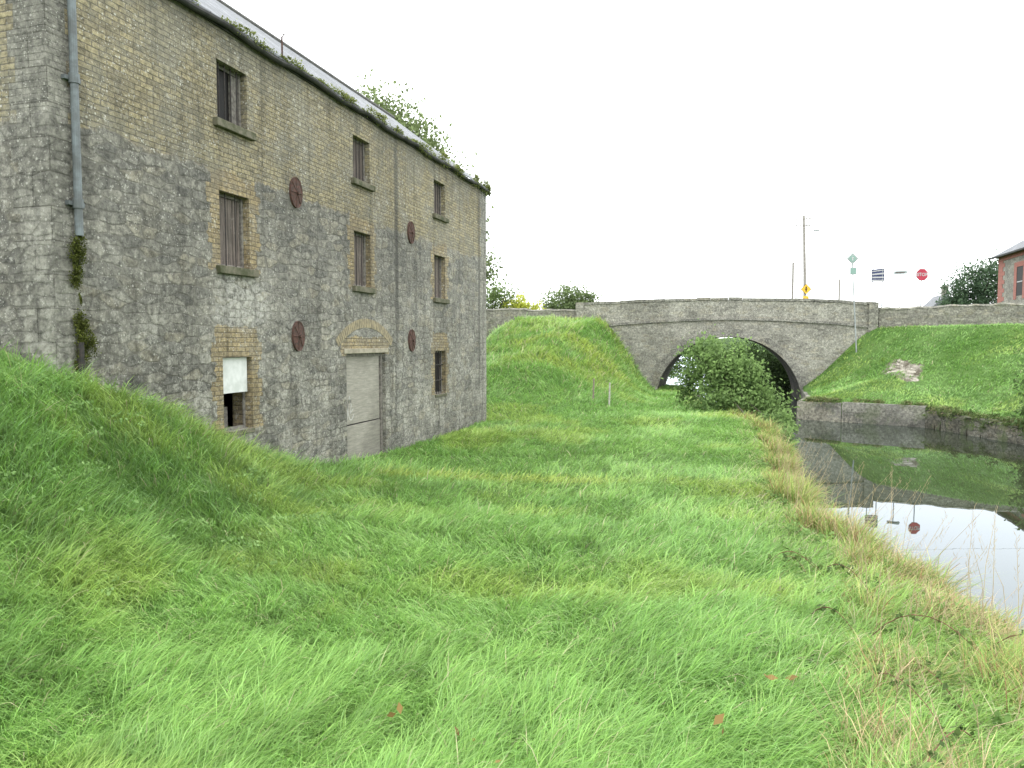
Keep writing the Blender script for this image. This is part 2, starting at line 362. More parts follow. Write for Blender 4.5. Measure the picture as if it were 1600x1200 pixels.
for (yy,zz) in ((12.55,2.86),(12.55,.12),(17.9,2.86),(17.9,.05)):
    p=MB(); R=.29; RY=.20; nn=28
    V=[(FX+.05,yy,zz)]
    for i in range(nn):
        q=2*math.pi*i/nn; V+= [(FX+.03,yy+RY*.86*math.cos(q),zz+R*.9*math.sin(q)),(FX+.045,yy+RY*math.cos(q),zz+R*math.sin(q)),(FX+.0,yy+RY*math.cos(q),zz+R*math.sin(q))]
    F=[]
    for i in range(nn):
        j=(i+1)%nn; F+=[(0,1+3*i,1+3*j),(1+3*i,2+3*i,2+3*j,1+3*j),(2+3*i,3+3*i,3+3*j,2+3*j)]
    p.add(V,F)
    for i in range(8):
        q=math.pi*i/4; p.tube([(FX+.045,yy,zz),(FX+.035,yy+RY*.93*math.cos(q),zz+R*.93*math.sin(q))],.013,6)
    p.tube([(FX+.03,yy,zz),(FX+.10,yy,zz)],.04,8)
    p.obj('anchor_plate',m_rust,WH,label='round rusty iron wall anchor plate')
MB().tube([(FX+.1,12.05,ZT),(FX+.1,12.05,ZT+.42),(FX+.1,12.12,ZT+.5)],.018,6).obj('iron_rod',m_rust,WH)

# ------------------------------------------------------------------ terrain
_ky=[-40,-10,2,6,8.7,10,12,17,21,25,29,33,42,50,56,62,90,140,260,1200]; _kx=[4.5,4.2,3.2,2.5,1.95,1.62,1.28,1.32,1.45,1.2,.3,-.7,-1.7,-1.9,-3.6,-5.6,-9.5,-14,-24,-100]
XLy=sorted(set(_ky)|set(np.round(np.arange(2.,40.,.6),2))); XLx=[float(np.interp(v,_ky,_kx))+(.22*(float(vn(np.array(v*.55),np.array(3.3),77))-.5)+.16*(float(vn(np.array(v*1.7),np.array(1.3),78))-.5) if 2<v<40 else 0) for v in XLy]
XRy=[-40,24,29.9,34.7,36.8,40,46,52,62,90,140,260,1200]; XRx=[12,11,10,8.1,3.2,3.9,4.2,4.2,3.4,0,-5,-14,-90]
RP=np.array([(12,-40),(11,24),(10,29.9),(8.1,34.7),(3.2,36.8),(3.9,40),(4.2,46),(4.2,52),(3.4,62),(0,90),(-5,140),(-14,260)],float)
def dist_poly(x,y):
    d=np.full(np.shape(x),1e9)
    for a,b in zip(RP[:-1],RP[1:]):
        ab=b-a; t=np.clip(((x-a[0])*ab[0]+(y-a[1])*ab[1])/ab.dot(ab),0,1)
        d=np.minimum(d,np.hypot(x-a[0]-t*ab[0],y-a[1]-t*ab[1]))
    return d
wally=lambda x: 43.8+(x+30)*.106
def H(x,y,edge=True):
    x=np.asarray(x,float);y=np.asarray(y,float)
    b=np.interp(y,[-5,0,3,6,10,15,25,45,60],[-1.55,-1.68,-1.95,-2.25,-2.52,-2.70,-2.68,-2.98,-3.0])
    toe=np.interp(y,[0,3,6,10,13],[-3.0,-3.3,-4.6,-6.0,-6.8]); A=np.interp(y,[-5,5,7.26,9.2,10.3,12,13.5],[2.0,2.0,1.9,1.27,.83,.2,0])
    hl=b+A*sm((toe-x)/(8.2+toe))+np.clip(-8-x,0,6)*.14*A
    xl=np.interp(y,XLy,XLx)
    wx=np.interp(y,[28,36,44],[7.0,5.0,3.4])
    tx=np.clip((xl-2.4-x)/wx,0,1); fx=.45*tx+.55*sm(tx)
    ty=np.clip((y-24.5)/19.,0,1); fy=.6*ty+.4*sm(ty)
    dip=1-.66*sm((-x-12.3)/2.0)*(y<wally(x)+.3)
    back=1-sm((y-54)/5)*sm((x+14)/3)
    hl=hl+(1.28-hl)*fx*fy*dip*back
    hl=hl+.09*(fbm(x*1.1,y*1.1,3)-.5)+.22*(vn(x*.35,y*.35,5)-.5)*(1-.5*fy)+.55*(fbm(x*.55,y*.55,8)-.5)*fy*fx
    hl=hl-.3*sm((x-(xl-.7))/.7)
    hl=np.where(y>53,np.minimum(hl,-4.2+(xl-x)*1.1),hl)
    d=dist_poly(x,y); wd=np.interp(y,[40,46],[10,3.8])
    xr=np.interp(y,XRy,XRx)
    backr=1-sm((y-54)/3)*sm((xr+1.6-x)/1.2)
    hb=np.interp(x,[7.9,9.5],[-2.78,-3.1])*(y<44)+(-2.62)*(y>=44)
    q=np.clip(d/wd,0,1); hr=hb+(.80-hb)*(q*.6+.4*sm(q))*backr+.14*(fbm(x*.9,y*.9,9)-.5)*np.clip(d,0,1)
    hr=np.where(y>53,np.minimum(hr,-4.2+(x-xr)*1.1),hr)
    return np.where(x<xl,hl,np.where(x>xr,hr,-4.7))
xs=np.unique(np.round(np.concatenate([np.arange(-18,13,.14),np.arange(13,30,.8),np.arange(-40,-18,1.),np.arange(30,120,6),np.arange(-120,-40,6),[-900,-500,-250,-160,160,250,500,900]]),3))
yy_=np.unique(np.round(np.concatenate([np.arange(-2,57,.16),np.arange(57,100,.5),np.arange(-30,-2,2.),np.arange(100,200,4),[-400,-200,-100,-60,230,260,400,700,1200]]),3))
Xg,Yg=np.meshgrid(xs,yy_); Zg=H(Xg,Yg); Zg=np.where(Yg>255,-2.4,Zg)
V=np.stack([Xg.ravel(),Yg.ravel(),Zg.ravel()],1); nx=len(xs); ny=len(yy_)
ii,jj=np.meshgrid(np.arange(nx-1),np.arange(ny-1)); a=(jj*nx+ii).ravel()
loops=np.stack([a,a+1,a+1+nx,a+nx],1).ravel(); st=np.arange(len(a))*4
def ground_mat():
    m=M('grassy_ground'); t=NT(m); P=t.n('ShaderNodeTexCoord').outputs['Object']
    c=t.mix(t.step(t.noise(P,.6,4),.35,.65),(.09,.19,.035),(.14,.25,.06))
    c=t.mix(t.m('MULTIPLY',t.step(t.noise(P,3.,5,.7),.5,.7),.6),c,(.07,.12,.03))
    x,y,z=t.pos(); c=t.mix(t.step(z,-3.15,-3.45),c,(.05,.045,.03))
    c=t.mix(t.step(y,53.,58.),c,t.mix(1.,c,(.5,.5,.5),'MULTIPLY'))
    dd=t.m('SQRT',t.m('ADD',t.m('POWER',t.m('DIVIDE',t.m('SUBTRACT',x,8.2),.8),2.),t.m('POWER',t.m('DIVIDE',t.m('SUBTRACT',y,39.8),1.9),2.)))
    dd=t.m('ADD',dd,t.m('MULTIPLY',t.m('SUBTRACT',t.noise(P,1.3,6,.75),.5),1.9))
    rk=t.step(dd,1.05,.9); rc=t.mix(t.step(t.noise(P,2.6,7,.8),.42,.56),(.13,.11,.075),(.38,.35,.285))
    c=t.mix(rk,c,rc)
    t.bsdf(c,.95,t.noise(P,7,8,.82),1.,.2); return m
np_mesh('ground',V,loops,st,None,ground_mat(),smooth=True,kind='structure')
def water_mat():
    m=M('canal_water'); t=NT(m); P=t.n('ShaderNodeTexCoord').outputs['Object']
    mp=t.n('ShaderNodeMapping',Vector=P,Scale=(1.,.5,1.)).outputs[0]
    bn=t.n('ShaderNodeBump',Height=t.noise(mp,1.3,3),Strength=.035,Distance=.02).outputs[0]
    d=t.n('ShaderNodeBsdfDiffuse',Color=(.035,.04,.022,1)); gl=t.n('ShaderNodeBsdfGlossy',Color=(.86,.92,1,1),Roughness=.008,Normal=bn)
    fr=t.n('ShaderNodeFresnel',IOR=1.62,Normal=bn); mx=t.n('ShaderNodeMixShader'); t.set(mx,0,fr.outputs[0]); t.set(mx,1,d.outputs[0]); t.set(mx,2,gl.outputs[0])
    t.t.links.new(mx.outputs[0],t.out.inputs[0]); return m
MB().add([(-60,-60,-3.6),(14,-60,-3.6),(14,270,-3.6),(-60,270,-3.6)],[(0,1,2,3)]).obj('water',water_mat(),kind='structure')

# ------------------------------------------------------------------ bridge
m_br=stone_mat('bridge_rubble',1,0,.42,.17,(.21,.203,.178),(.33,.32,.278),(.32,.31,.27),.85,.5,wt=.56)
m_brc=stone_mat('bridge_coping',1,0,1.2,.6,(.17,.166,.15),(.27,.26,.23),(.16,.155,.14),.8,.45,wt=.57)
m_ring=stone_mat('bridge_ring',1,0,1.2,.6,(.19,.185,.165),(.30,.29,.255),(.22,.21,.19),.7,.5)
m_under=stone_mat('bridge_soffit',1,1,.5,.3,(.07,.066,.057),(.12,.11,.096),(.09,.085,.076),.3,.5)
BR=empty('stone_canal_bridge',(0,49.5,-3.),label='humped grey stone arch bridge over the canal with parapet',category='bridge')
BY0,BY1=46.,53.; ra=4.2; rb=3.95; zc=-3.6
strz=lambda x: float(np.interp(x,[-9,-6,-3,0,3,6,8],[.86,1.1,1.26,1.34,1.24,1.02,.78]))
topz=lambda x: float(np.interp(x,[-9,-6,-3,0,3,6,8],[2.48,2.56,2.62,2.64,2.56,2.40,2.22]))
q=[math.pi-math.pi*i/40 for i in range(41)]
xa=[-9,-6.5]+[ra*math.cos(t_) for t_ in q]+[6.,8.]
za=[-5,-5]+[zc+rb*math.sin(t_) for t_ in q]+[-5,-5]
for Yf,flip in ((BY0,0),(BY1,1)):
    b=MB(); n_=len(xa)
    for i in range(n_-1):
        z0,z1=za[i],za[i+1]
        if i==1: z1=-5.
        if i==n_-3: z0=-5.
        v=[(xa[i],Yf,z0),(xa[i+1],Yf,z1),(xa[i+1],Yf,strz(xa[i+1])),(xa[i],Yf,strz(xa[i]))]
        b.add(v,[(3,2,1,0) if flip else (0,1,2,3)])
    b.obj('wall',m_br,BR)
b=MB()
pa=[(-ra,-5)]+[(ra*math.cos(t_),zc+rb*math.sin(t_)) for t_ in q]+[(ra,-5)]
for p0,p1 in zip(pa[:-1],pa[1:]): b.add([(p0[0],BY0,p0[1]),(p1[0],BY0,p1[1]),(p1[0],BY1,p1[1]),(p0[0],BY1,p0[1])],[(0,1,2,3)])
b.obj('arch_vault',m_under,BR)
b=MB()
nv=29
for i in range(nv):
    t0=math.pi-math.pi*i/nv; t1=math.pi-math.pi*(i+1)/nv+.004; V=[]
    for e in (0,.42+(.06 if i%2 else 0)):
        for tt in (t0,t1):
            for yf in (BY0-.02,BY0+.05): V.append(((ra+e)*math.cos(tt),yf,zc+(rb+e)*math.sin(tt)))
    b.add(V,[(0,2,6,4),(0,1,5,4),(2,3,7,6),(4,5,7,6),(0,1,3,2)])
b.obj('arch_ring',m_ring,BR)
def band(f0,f1,y0,y1,xs_):
    b=MB()
    for a_,c_ in zip(xs_[:-1],xs_[1:]):
        v=[(a_,y0,f0(a_)),(c_,y0,f0(c_)),(c_,y1,f0(c_)),(a_,y1,f0(a_)),(a_,y0,f1(a_)),(c_,y0,f1(c_)),(c_,y1,f1(c_)),(a_,y1,f1(a_))]
        b.add(v,[(0,1,5,4),(1,2,6,5),(2,3,7,6),(3,0,4,7),(4,5,6,7),(3,2,1,0)])
    return b
xs_=list(np.linspace(-9,8,36))
band(strz,lambda x:strz(x)+.14,BY0-.09,BY0+.3,xs_).obj('string_course',m_brc,BR)
for (y0,y1) in ((BY0+.02,BY0+.45),(BY1-.45,BY1)):
    band(lambda x:strz(x)+.14,lambda x:topz(x)-.13,y0,y1,xs_).obj('parapet',m_br,BR)
    cp=MB(); x=-9.02
    while x<8.:
        l=random.uniform(.8,1.1); x2=min(x+l,8.05); dz=random.uniform(-.03,.03)
        v=[(xx,yy,topz(xx)-o+dz) for o in (.128,-.03) for yy in (y0-.05,y1+.05) for xx in (x,x2-.015)]
        cp.add(v,[(0,2,3,1),(4,5,7,6),(0,1,5,4),(2,6,7,3),(0,4,6,2),(1,3,7,5)]); x=x2
    cp.obj('coping',m_brc,BR)
for xx in (-9.,7.9): MB().box(xx-.25,xx+.25,BY0-.10,BY0+.5,-1.,topz(xx)+.02,.01).obj('pier',m_br,BR,bevel=.02)
m_road=simple('asphalt',(.06,.06,.06),(.045,.045,.045),10,.9,.3)
xs2=list(np.linspace(-60,70,90)); b=MB()
rz=lambda x: max(strz(x)-.05,1.0) if -9<x<8 else 1.0
for a_,c_ in zip(xs2[:-1],xs2[1:]): b.add([(a_,BY0+.45,rz(a_)),(c_,BY0+.45,rz(c_)),(c_,BY1-.45,rz(c_)),(a_,BY1-.45,rz(a_))],[(0,1,2,3)])
b.obj('road',m_road,kind='structure')
m_w=stone_mat('roadside_rubble',1,.0,.36,.15,(.18,.174,.15),(.29,.28,.24),(.24,.23,.2),.5,.4,.15)
def rwall(name,x0,x1,y0,y1,zb,zt0,zt1,mat,label):
    n=int(abs(x1-x0)/.4); b=MB(); V=[];F=[]
    for i in range(n+1):
        f=i/n; x=x0+(x1-x0)*f; y=y0+(y1-y0)*f; zt=zt0+(zt1-zt0)*f+random.uniform(-.05,.05)
        V+=[(x,y,zb),(x,y+random.uniform(-.02,.02),zt-.1),(x,y-.04,zt-.1),(x,y+.05,zt+random.uniform(-.02,.03)),(x,y+.4,zt),(x,y+.45,zb)]
    for i in range(n):
        for j in range(5): F.append((i*6+j,i*6+j+1,(i+1)*6+j+1,(i+1)*6+j))
    b.add(V,F).obj(name,mat,label=label,category='wall')
rwall('boundary_wall',-30,-9.25,43.8,46,-2.5,2.6,2.05,m_w,'grey rubble stone wall along the raised road by the bridge')
rwall('boundary_wall',8.2,34,46,46.6,0.,1.95,2.7,m_w,'low grey rubble wall on top of grassy bank beside road')
def quay(name,pts,ztops,mat,thick,label,jit=.03,batter=.06):
    b=MB(); P_=[]
    for (a,b_),(z0,z1) in zip(zip(pts[:-1],pts[1:]),zip(ztops[:-1],ztops[1:])):
        n=max(2,int(math.dist(a,b_)/.35))
        for i in range(n+(1 if b_==pts[-1] else 0)):
            f=i/n; P_.append((a[0]+(b_[0]-a[0])*f,a[1]+(b_[1]-a[1])*f,z0+(z1-z0)*f))
    V=[];F=[]
    for i,(x,y,z) in enumerate(P_):
        p0=P_[max(i-1,0)];p1=P_[min(i+1,len(P_)-1)]; dx,dy=p1[0]-p0[0],p1[1]-p0[1]; l=math.hypot(dx,dy); nx,ny=-dy/l,dx/l
        r=lambda:random.uniform(-jit,jit)
        V+=[(x-nx*batter*-1,y+ny*batter,-4.6),(x+r(),y+r(),-3.5),(x+r(),y+r(),z-.1+r()),(x-nx*-.02+r(),y+r(),z+r()),(x-nx*thick,y-ny*thick,z+r()),(x-nx*thick,y-ny*thick,-4.6)]
    for i in range(len(P_)-1):
        for j in range(5): F.append((i*6+j,(i+1)*6+j,(i+1)*6+j+1,i*6+j+1))
    b.add(V,F).obj(name,mat,label=label,category='wall')
m_q=stone_mat('quay_rubble',1,-.6,.36,.16,(.12,.113,.09),(.21,.20,.165),(.10,.097,.08),.35,.6,.5)
m_conc=stone_mat('quay_concrete',1,-.3,3.6,2.8,(.25,.242,.21),(.28,.272,.235),(.21,.205,.18),.4,.75,.3)
quay('canal_wall',[(4.15,45.9),(3.85,40),(3.15,36.75),(4.96,35.98)],[-2.74,-2.74,-2.76,-2.74],m_conc,-.5,'low stained stone canal edge wall by the bridge',.015)
quay('canal_wall',[(4.99,35.96),(8.05,34.64)],[-2.70,-2.70],m_conc,-.6,'stained concrete canal edge wall below grassy bank',.004)
quay('canal_wall',[(8.08,34.6),(9.95,29.9),(10.95,24),(11.9,-10)],[-2.85,-3.0,-3.05,-3.05],m_q,-.5,'rough overgrown rubble stone canal edge wall',.06)
lq=[(float(np.interp(v,XLy,XLx))-.03,v) for v in list(np.arange(2.2,50,1.6))]
quay('canal_wall',lq,[float(np.interp(v,[2,12,21,50],[-2.95,-3.1,-3.18,-3.2])) for _,v in lq],m_q,.35,'mossy stone towpath edge above the water',.05)

# ------------------------------------------------------------------ foliage
m_leaf=vcol('leaf_foliage',.75,.35,.2); m_grass=vcol('grass_blades',.48,.34,.36); m_dry=vcol('dry_grass_blades',.7,.25,.2)
m_bark=simple('bark',(.09,.075,.055),(.045,.04,.03),12,.95,.6)
def leafmesh(name,blobs,size,c_dark,c_light,parent=None,clump=45,asp=.55,mat=None,droop=0.,spread=(.10,.24),**props):
    Vs=[];Cs=[]
    for (cx,cy,cz,rx,ry,rz,n) in blobs:
        nc=max(3,n//clump)
        d=rng.normal(size=(nc,3)); d/=np.linalg.norm(d,axis=1)[:,None]; rr=(rng.random(nc)**.45)[:,None]
        cc=d*rr; csz=rng.uniform(spread[0],spread[1],nc); cb=rng.uniform(.0,1,nc)
        k=rng.integers(0,nc,n); p=cc[k]+rng.normal(size=(n,3))*csz[k][:,None]
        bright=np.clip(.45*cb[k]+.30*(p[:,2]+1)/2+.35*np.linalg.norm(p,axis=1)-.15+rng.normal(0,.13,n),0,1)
        p=p*np.array([rx,ry,rz])+np.array([cx,cy,cz])
        a=rng.normal(size=(n,3)); a[:,2]-=droop; a/=np.linalg.norm(a,axis=1)[:,None]
        up=rng.normal(size=(n,3))*.8+np.array([0,0,1.]); b_=np.cross(a,up); b_/=np.linalg.norm(b_,axis=1)[:,None]+1e-9
        s_=size*rng.uniform(.6,1.35,n)[:,None]
        Vs.append(np.stack([p-a*s_*.5,p+b_*s_*asp*.5,p+a*s_*.5,p-b_*s_*asp*.5],1).reshape(-1,3))
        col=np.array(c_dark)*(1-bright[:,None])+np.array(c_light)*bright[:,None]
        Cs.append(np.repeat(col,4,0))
    V=np.concatenate(Vs);Cc=np.concatenate(Cs); nq=len(V)//4
    return np_mesh(name,V,np.arange(nq*4),np.arange(nq)*4,None,mat or m_leaf,Cc,parent,**props)
def tree(name,x,y,zg,blobs,size,cd,cl,label,trunk_r=.2,cat='tree',nb=7,clump=45,droop=0,spread=(.10,.24),asp=.55):
    e=empty(name,(x,y,zg),label=label,category=cat)
    t=MB(); zt=max(b_[2] for b_ in blobs)
    t.tube([(x,y,zg-.3),(x+.1,y,zg+(zt-zg)*.4),(x,y+.1,zt)],[trunk_r,trunk_r*.7,trunk_r*.25],8)
    for i in range(nb):
        b_=blobs[i%len(blobs)]; q=random.random()*6.28; z0=zg+(zt-zg)*random.uniform(.15,.6)
        ex_,ey,ez=b_[0]+b_[3]*.8*math.cos(q),b_[1]+b_[4]*.8*math.sin(q),b_[2]+b_[5]*random.uniform(-.1,.8)
        t.tube([(x,y,z0),((x+ex_)/2,(y+ey)/2,(z0+ez)/2-.1),(ex_,ey,ez)],[trunk_r*.45,trunk_r*.3,trunk_r*.08],6)
    t.obj('trunk',m_bark,e); leafmesh('crown',blobs,size,cd,cl,e,clump=clump,droop=droop,spread=spread,asp=asp)
    return e
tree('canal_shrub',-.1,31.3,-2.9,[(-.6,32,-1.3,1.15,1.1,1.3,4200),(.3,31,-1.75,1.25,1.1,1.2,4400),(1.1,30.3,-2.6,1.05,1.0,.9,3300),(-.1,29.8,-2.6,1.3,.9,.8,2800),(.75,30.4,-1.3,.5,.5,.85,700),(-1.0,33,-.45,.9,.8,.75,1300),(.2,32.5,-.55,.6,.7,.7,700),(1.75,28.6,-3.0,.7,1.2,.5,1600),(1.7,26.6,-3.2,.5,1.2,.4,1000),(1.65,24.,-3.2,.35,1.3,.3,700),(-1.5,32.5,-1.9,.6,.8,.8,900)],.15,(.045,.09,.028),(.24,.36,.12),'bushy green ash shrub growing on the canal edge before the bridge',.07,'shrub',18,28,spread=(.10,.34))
tree('tree',-17.6,38,-1,[(-18.3,38.,11.9,1.7,2.2,1.8,2600),(-16.9,37.5,10.7,1.6,2.0,1.5,2500),(-15.6,37.,9.4,1.4,1.8,1.4,2200),(-14.4,36.5,8.2,1.3,1.5,1.2,1800),(-19.7,38,12.5,1.5,1.5,1.4,900),(-13.1,36.5,6.0,1.0,1.2,1.5,900),(-12.6,36.5,3.8,1.0,1.2,1.3,800)],.24,(.06,.08,.035),(.25,.31,.14),'tall green tree rising behind the warehouse roof',.25,'tree',16,24,spread=(.12,.36))
tree('tree',-18.4,57,.8,[(-18.6,57,2.9,2.2,2,2.2,3500)],.25,(.06,.085,.03),(.2,.28,.1),'green tree beside the warehouse end behind the wall',.2)
tree('yellow_bush',-16.2,58,.8,[(-16.6,58,2.7,1.5,1.2,1.4,2800),(-15.4,58,2.2,1.4,1.2,1.2,2000)],.2,(.24,.28,.03),(.64,.66,.12),'bright yellow green conifer bush behind the road wall',.12,'bush')
tree('tree',-14.4,68,.8,[(-14.4,68,3.4,2.4,2,1.9,4500),(-12.9,68,2.9,1.8,1.6,1.5,2200),(-16.,68,2.6,1.5,1.6,1.2,1500)],.26,(.07,.10,.045),(.22,.29,.12),'round dark green tree behind the road wall',.2)
tree('tree',29.,102,.8,[(28.2,102,6.0,2.9,2.6,3.2,5200),(31,102,7.0,3,2.6,3.0,4500),(26.4,102,4.2,1.8,2,1.7,1600)],.32,(.035,.065,.04),(.13,.20,.11),'dark green broad tree beside the brick house',.3)
tree('tree',36,100,.8,[(36,100,6.0,3.5,2.6,3.8,5200)],.32,(.035,.065,.04),(.13,.20,.11),'dark green broad tree behind the brick house',.3)
for (x,y,rx,rz,n) in ((-14,150,9,2.0,3000),(-19,205,14,1.6,3000),(10,120,9,2.6,3000),(-33,120,13,2.8,3500)):
    leafmesh('hedge',[(x,y,-2.6+rz*.5,rx,2.2,rz*.8,n)],.5,(.035,.07,.02),(.14,.24,.06),label='overgrown green hedge along the far canal bank',category='hedge')
leafmesh('bank_shrub',[(-6.4,64.,-2.2,.8,2.0,.9,1500),(-8.2,74,-1.9,1.4,2.5,1.3,1800)],.22,(.04,.07,.02),(.17,.27,.07),label='small green shrub on the bank beyond the bridge arch',category='shrub')
leafmesh('bank_shrub',[(3.6,57.5,-2.0,1.3,2.0,1.9,4200),(2.6,64,-2.0,1.6,3.0,2.2,4200),(1.2,72,-2.,1.6,3.0,2.,2600)],.22,(.015,.03,.01),(.06,.10,.03),label='dark overgrown shrubs on the bank beyond the arch',category='shrub')
tree('canal_shrub',10.9,29.4,-2.8,[(11.1,29.6,-1.5,1.2,1.3,1.3,3600),(10.6,28.5,-2.6,1.0,1.3,.9,2600),(11.7,28.9,-.7,.9,.9,1.0,1200)],.16,(.035,.065,.022),(.15,.24,.08),'dark green shrub hanging over the canal wall',.06,'shrub',6,30)
ov=[]
for i in range(26):
    f=i/25; yy=34.3-10*f+random.uniform(-.2,.2); xx=float(np.interp(yy,XRy,XRx))+random.uniform(-.1,.35); ov.append((xx,yy,-3.0+random.uniform(-.15,.2),.4,.5,random.uniform(.15,.4),int(random.uniform(80,330))))
leafmesh('quay_overgrowth',ov,.10,(.025,.045,.014),(.16,.22,.07),clump=20,asp=.35,kind='stuff')
m_moss=vcol('moss_foliage',.9,.1,.1)
leafmesh('wall_moss',[(FX+.06,7.52,1.15,.045,.12,.22,2200),(FX+.06,7.48,.85,.04,.10,.16,1200),(FX+.05,7.54,.55,.02,.04,.12,160),(FX+.06,7.52,.25,.04,.11,.16,1500),(FX+.07,7.58,-.02,.045,.17,.22,2300),(FX+.05,7.5,-.36,.03,.10,.2,1100),(FX+.05,7.55,-.6,.03,.06,.1,300)],.024,(.025,.03,.01),(.12,.14,.03),clump=30,mat=m_moss,kind='stuff')
gb=[]
for yc,ln,hh,n in ((11.2,.8,.12,800),(12.4,.4,.11,450),(14.2,.7,.12,650),(15.9,.6,.14,700),(17.0,.3,.12,300),(18.6,.8,.16,900),(20.,.5,.2,800),(21.4,.7,.18,850),(22.9,.4,.2,700),(24.15,.25,.26,1000),(23.7,.3,.22,600),(13.2,.5,.06,250),(16.5,4,.03,1100),(9.6,.5,.05,200)):
    gb.append((FX+.10,yc,ZT+.03+hh*.25,.07,ln,hh,n))
leafmesh('gutter_weeds',gb,.045,(.06,.08,.025),(.27,.30,.10),clump=26,kind='stuff')
# ------------------------------------------------------------------ grass blades
def blades(name,x,y,z,L,W,phi,a0,a1,col,mat,**props):
    n=len(x); d=np.stack([np.cos(phi),np.sin(phi),np.zeros(n)],1)
    wphi=phi+np.pi/2+rng.normal(0,.7,n); wv=np.stack([np.cos(wphi),np.sin(wphi),np.zeros(n)],1)*(W[:,None]*.5)
    p=np.stack([x,y,z-.02],1); P=[p]
    for k in range(3):
        th=np.clip(a0+a1*k/2,0,2.3)[:,None]; p=p+(L/3)[:,None]*(np.sin(th)*d+np.cos(th)*np.array([0,0,1.])); P.append(p)
    V=np.stack([P[0]-wv,P[0]+wv,P[1]-wv*.85,P[1]+wv*.85,P[2]-wv*.55,P[2]+wv*.55,P[3]],1).reshape(-1,3)
    b=(np.arange(n)*7)[:,None]
    loops=(b+np.array([[0,1,3,2,2,3,5,4,4,5,6]])).ravel()
    starts=((np.arange(n)*11)[:,None]+np.array([[0,4,8]])).ravel()
    sh=np.array([.5,.5,.88,.88,1.05,1.05,1.18])  # occlusion shade painted into blade colour: dark roots, lighter tips
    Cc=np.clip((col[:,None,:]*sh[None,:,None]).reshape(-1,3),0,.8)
    return np_mesh(name,V,loops,starts,None,mat,Cc,smooth=True,**props)
def sample(n,d0,d1,kmax=.92):
    dep=np.exp(rng.uniform(np.log(d0),np.log(d1),n)); k=rng.uniform(-kmax,kmax,n); lat=k*dep
    return -S*dep+C*lat, C*dep+S*lat, dep
xa_,ya_,da_=sample(660000,1.3,58); xb_,yb_,db_=sample(220000,18,52,.8)
x=np.concatenate([xa_,xb_]);y=np.concatenate([ya_,yb_]);dep=np.concatenate([da_,db_])
xl=np.interp(y,XLy,XLx); xr=np.interp(y,XRy,XRx)
ok=((x<xl-.02)|(x>xr+.3))&~((x<FX+.03)&(y>Y0-.03)&(x>BX)&(y<Y1+.05))&(y>.3)&(x>-19)&(x<34)
ok&=~((y>45.9)&((x<-4.2)|(x>4.1)))&(y<50)
ok&=~((x<-9.2)&(y>wally(x)-.1))
ok&=~((y>Y0)&(x<BX)&(y<Y1))
ok&=~((((x-8.2)/.7)**2+((y-39.8)/1.7)**2+2.4*(fbm(x*1.5,y*1.5,4)-.5))<1.)
x,y,dep,xl,xr=[v[ok] for v in (x,y,dep,xl,xr)]
z=H(x,y); n=len(x)
cl=fbm(x*1.5,y*1.5,21); cl2=fbm(x*.45,y*.45,33); big=vn(x*5,y*5,40); tuft=vn(x*9,y*9,43)
mound=sm((-3.8-x)/2.5)*(y<14); right=(x>xr); farb=sm((y-27)/8)*(~right)*sm((xl-2.6-x)/2)
L=(.09+.16*cl+.09*big+.06*tuft)*rng.uniform(.55,1.35,n)*(1+.35*mound+1.1*farb)
L*=np.interp(dep,[0,8,20,50],[1.,.95,.9,1.]); L[right]*=.9
W=(.0030+.00075*dep)*rng.uniform(.7,1.4,n)
phi=-.6+3.0*(fbm(x*.55,y*.55,51)-.5)*2+2.2*(big-.5)+1.2*(tuft-.5)+rng.normal(0,.75,n)
a0=rng.uniform(.05,.6,n)+.4*cl; a1=rng.uniform(.4,1.6,n)
g0=np.array([.17,.37,.07]);g1=np.array([.35,.575,.155]);gb_=np.array([.35,.53,.27]);gy=np.array([.50,.60,.14]);gd=np.array([.60,.54,.35])
t1=np.clip(.2+.75*cl2+.35*(cl-.5)+rng.normal(0,.2,n),0,1)[:,None]
col=g0*(1-t1)+g1*t1
t2=(np.clip(rng.random(n)-.5,0,1)*1.4*(.5+.5*mound))[:,None]; col=col*(1-t2)+gb_*t2
edge=np.clip(1-(xl-x)/np.interp(y,[2,8,20],[3.4,1.8,1.2]),0,1)*(~right)*(.4+1.0*fbm(x*1.2,y*1.2,61))
yel=sm((fbm(x*.45+7,y*.45,77)-.52)/.15)*.45+edge*.55+.4*farb*sm((fbm(x*.7,y*.7,71)-.48)/.1)
yel=np.maximum(yel,.95*np.exp(-((y-(13.4+.1*(x+6)+.5*(vn(x*.8,y*.1,6)-.5)))/.4)**2)*sm((x+7.3)/1.)*sm((-.3-x)/3.))
t3=np.clip(yel+rng.normal(0,.15,n)*.6,0,1)[:,None]; col=col*(1-t3)+gy*t3
dr=(rng.random(n)<(.02+.32*edge**1.4+.12*farb*cl)); col[dr]=gd
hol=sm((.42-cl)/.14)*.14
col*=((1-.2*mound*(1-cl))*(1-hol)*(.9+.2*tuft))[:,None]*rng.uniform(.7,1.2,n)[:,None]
blades('grass',x,y,z,L,W,phi,a0,a1,col,m_grass,kind='stuff')
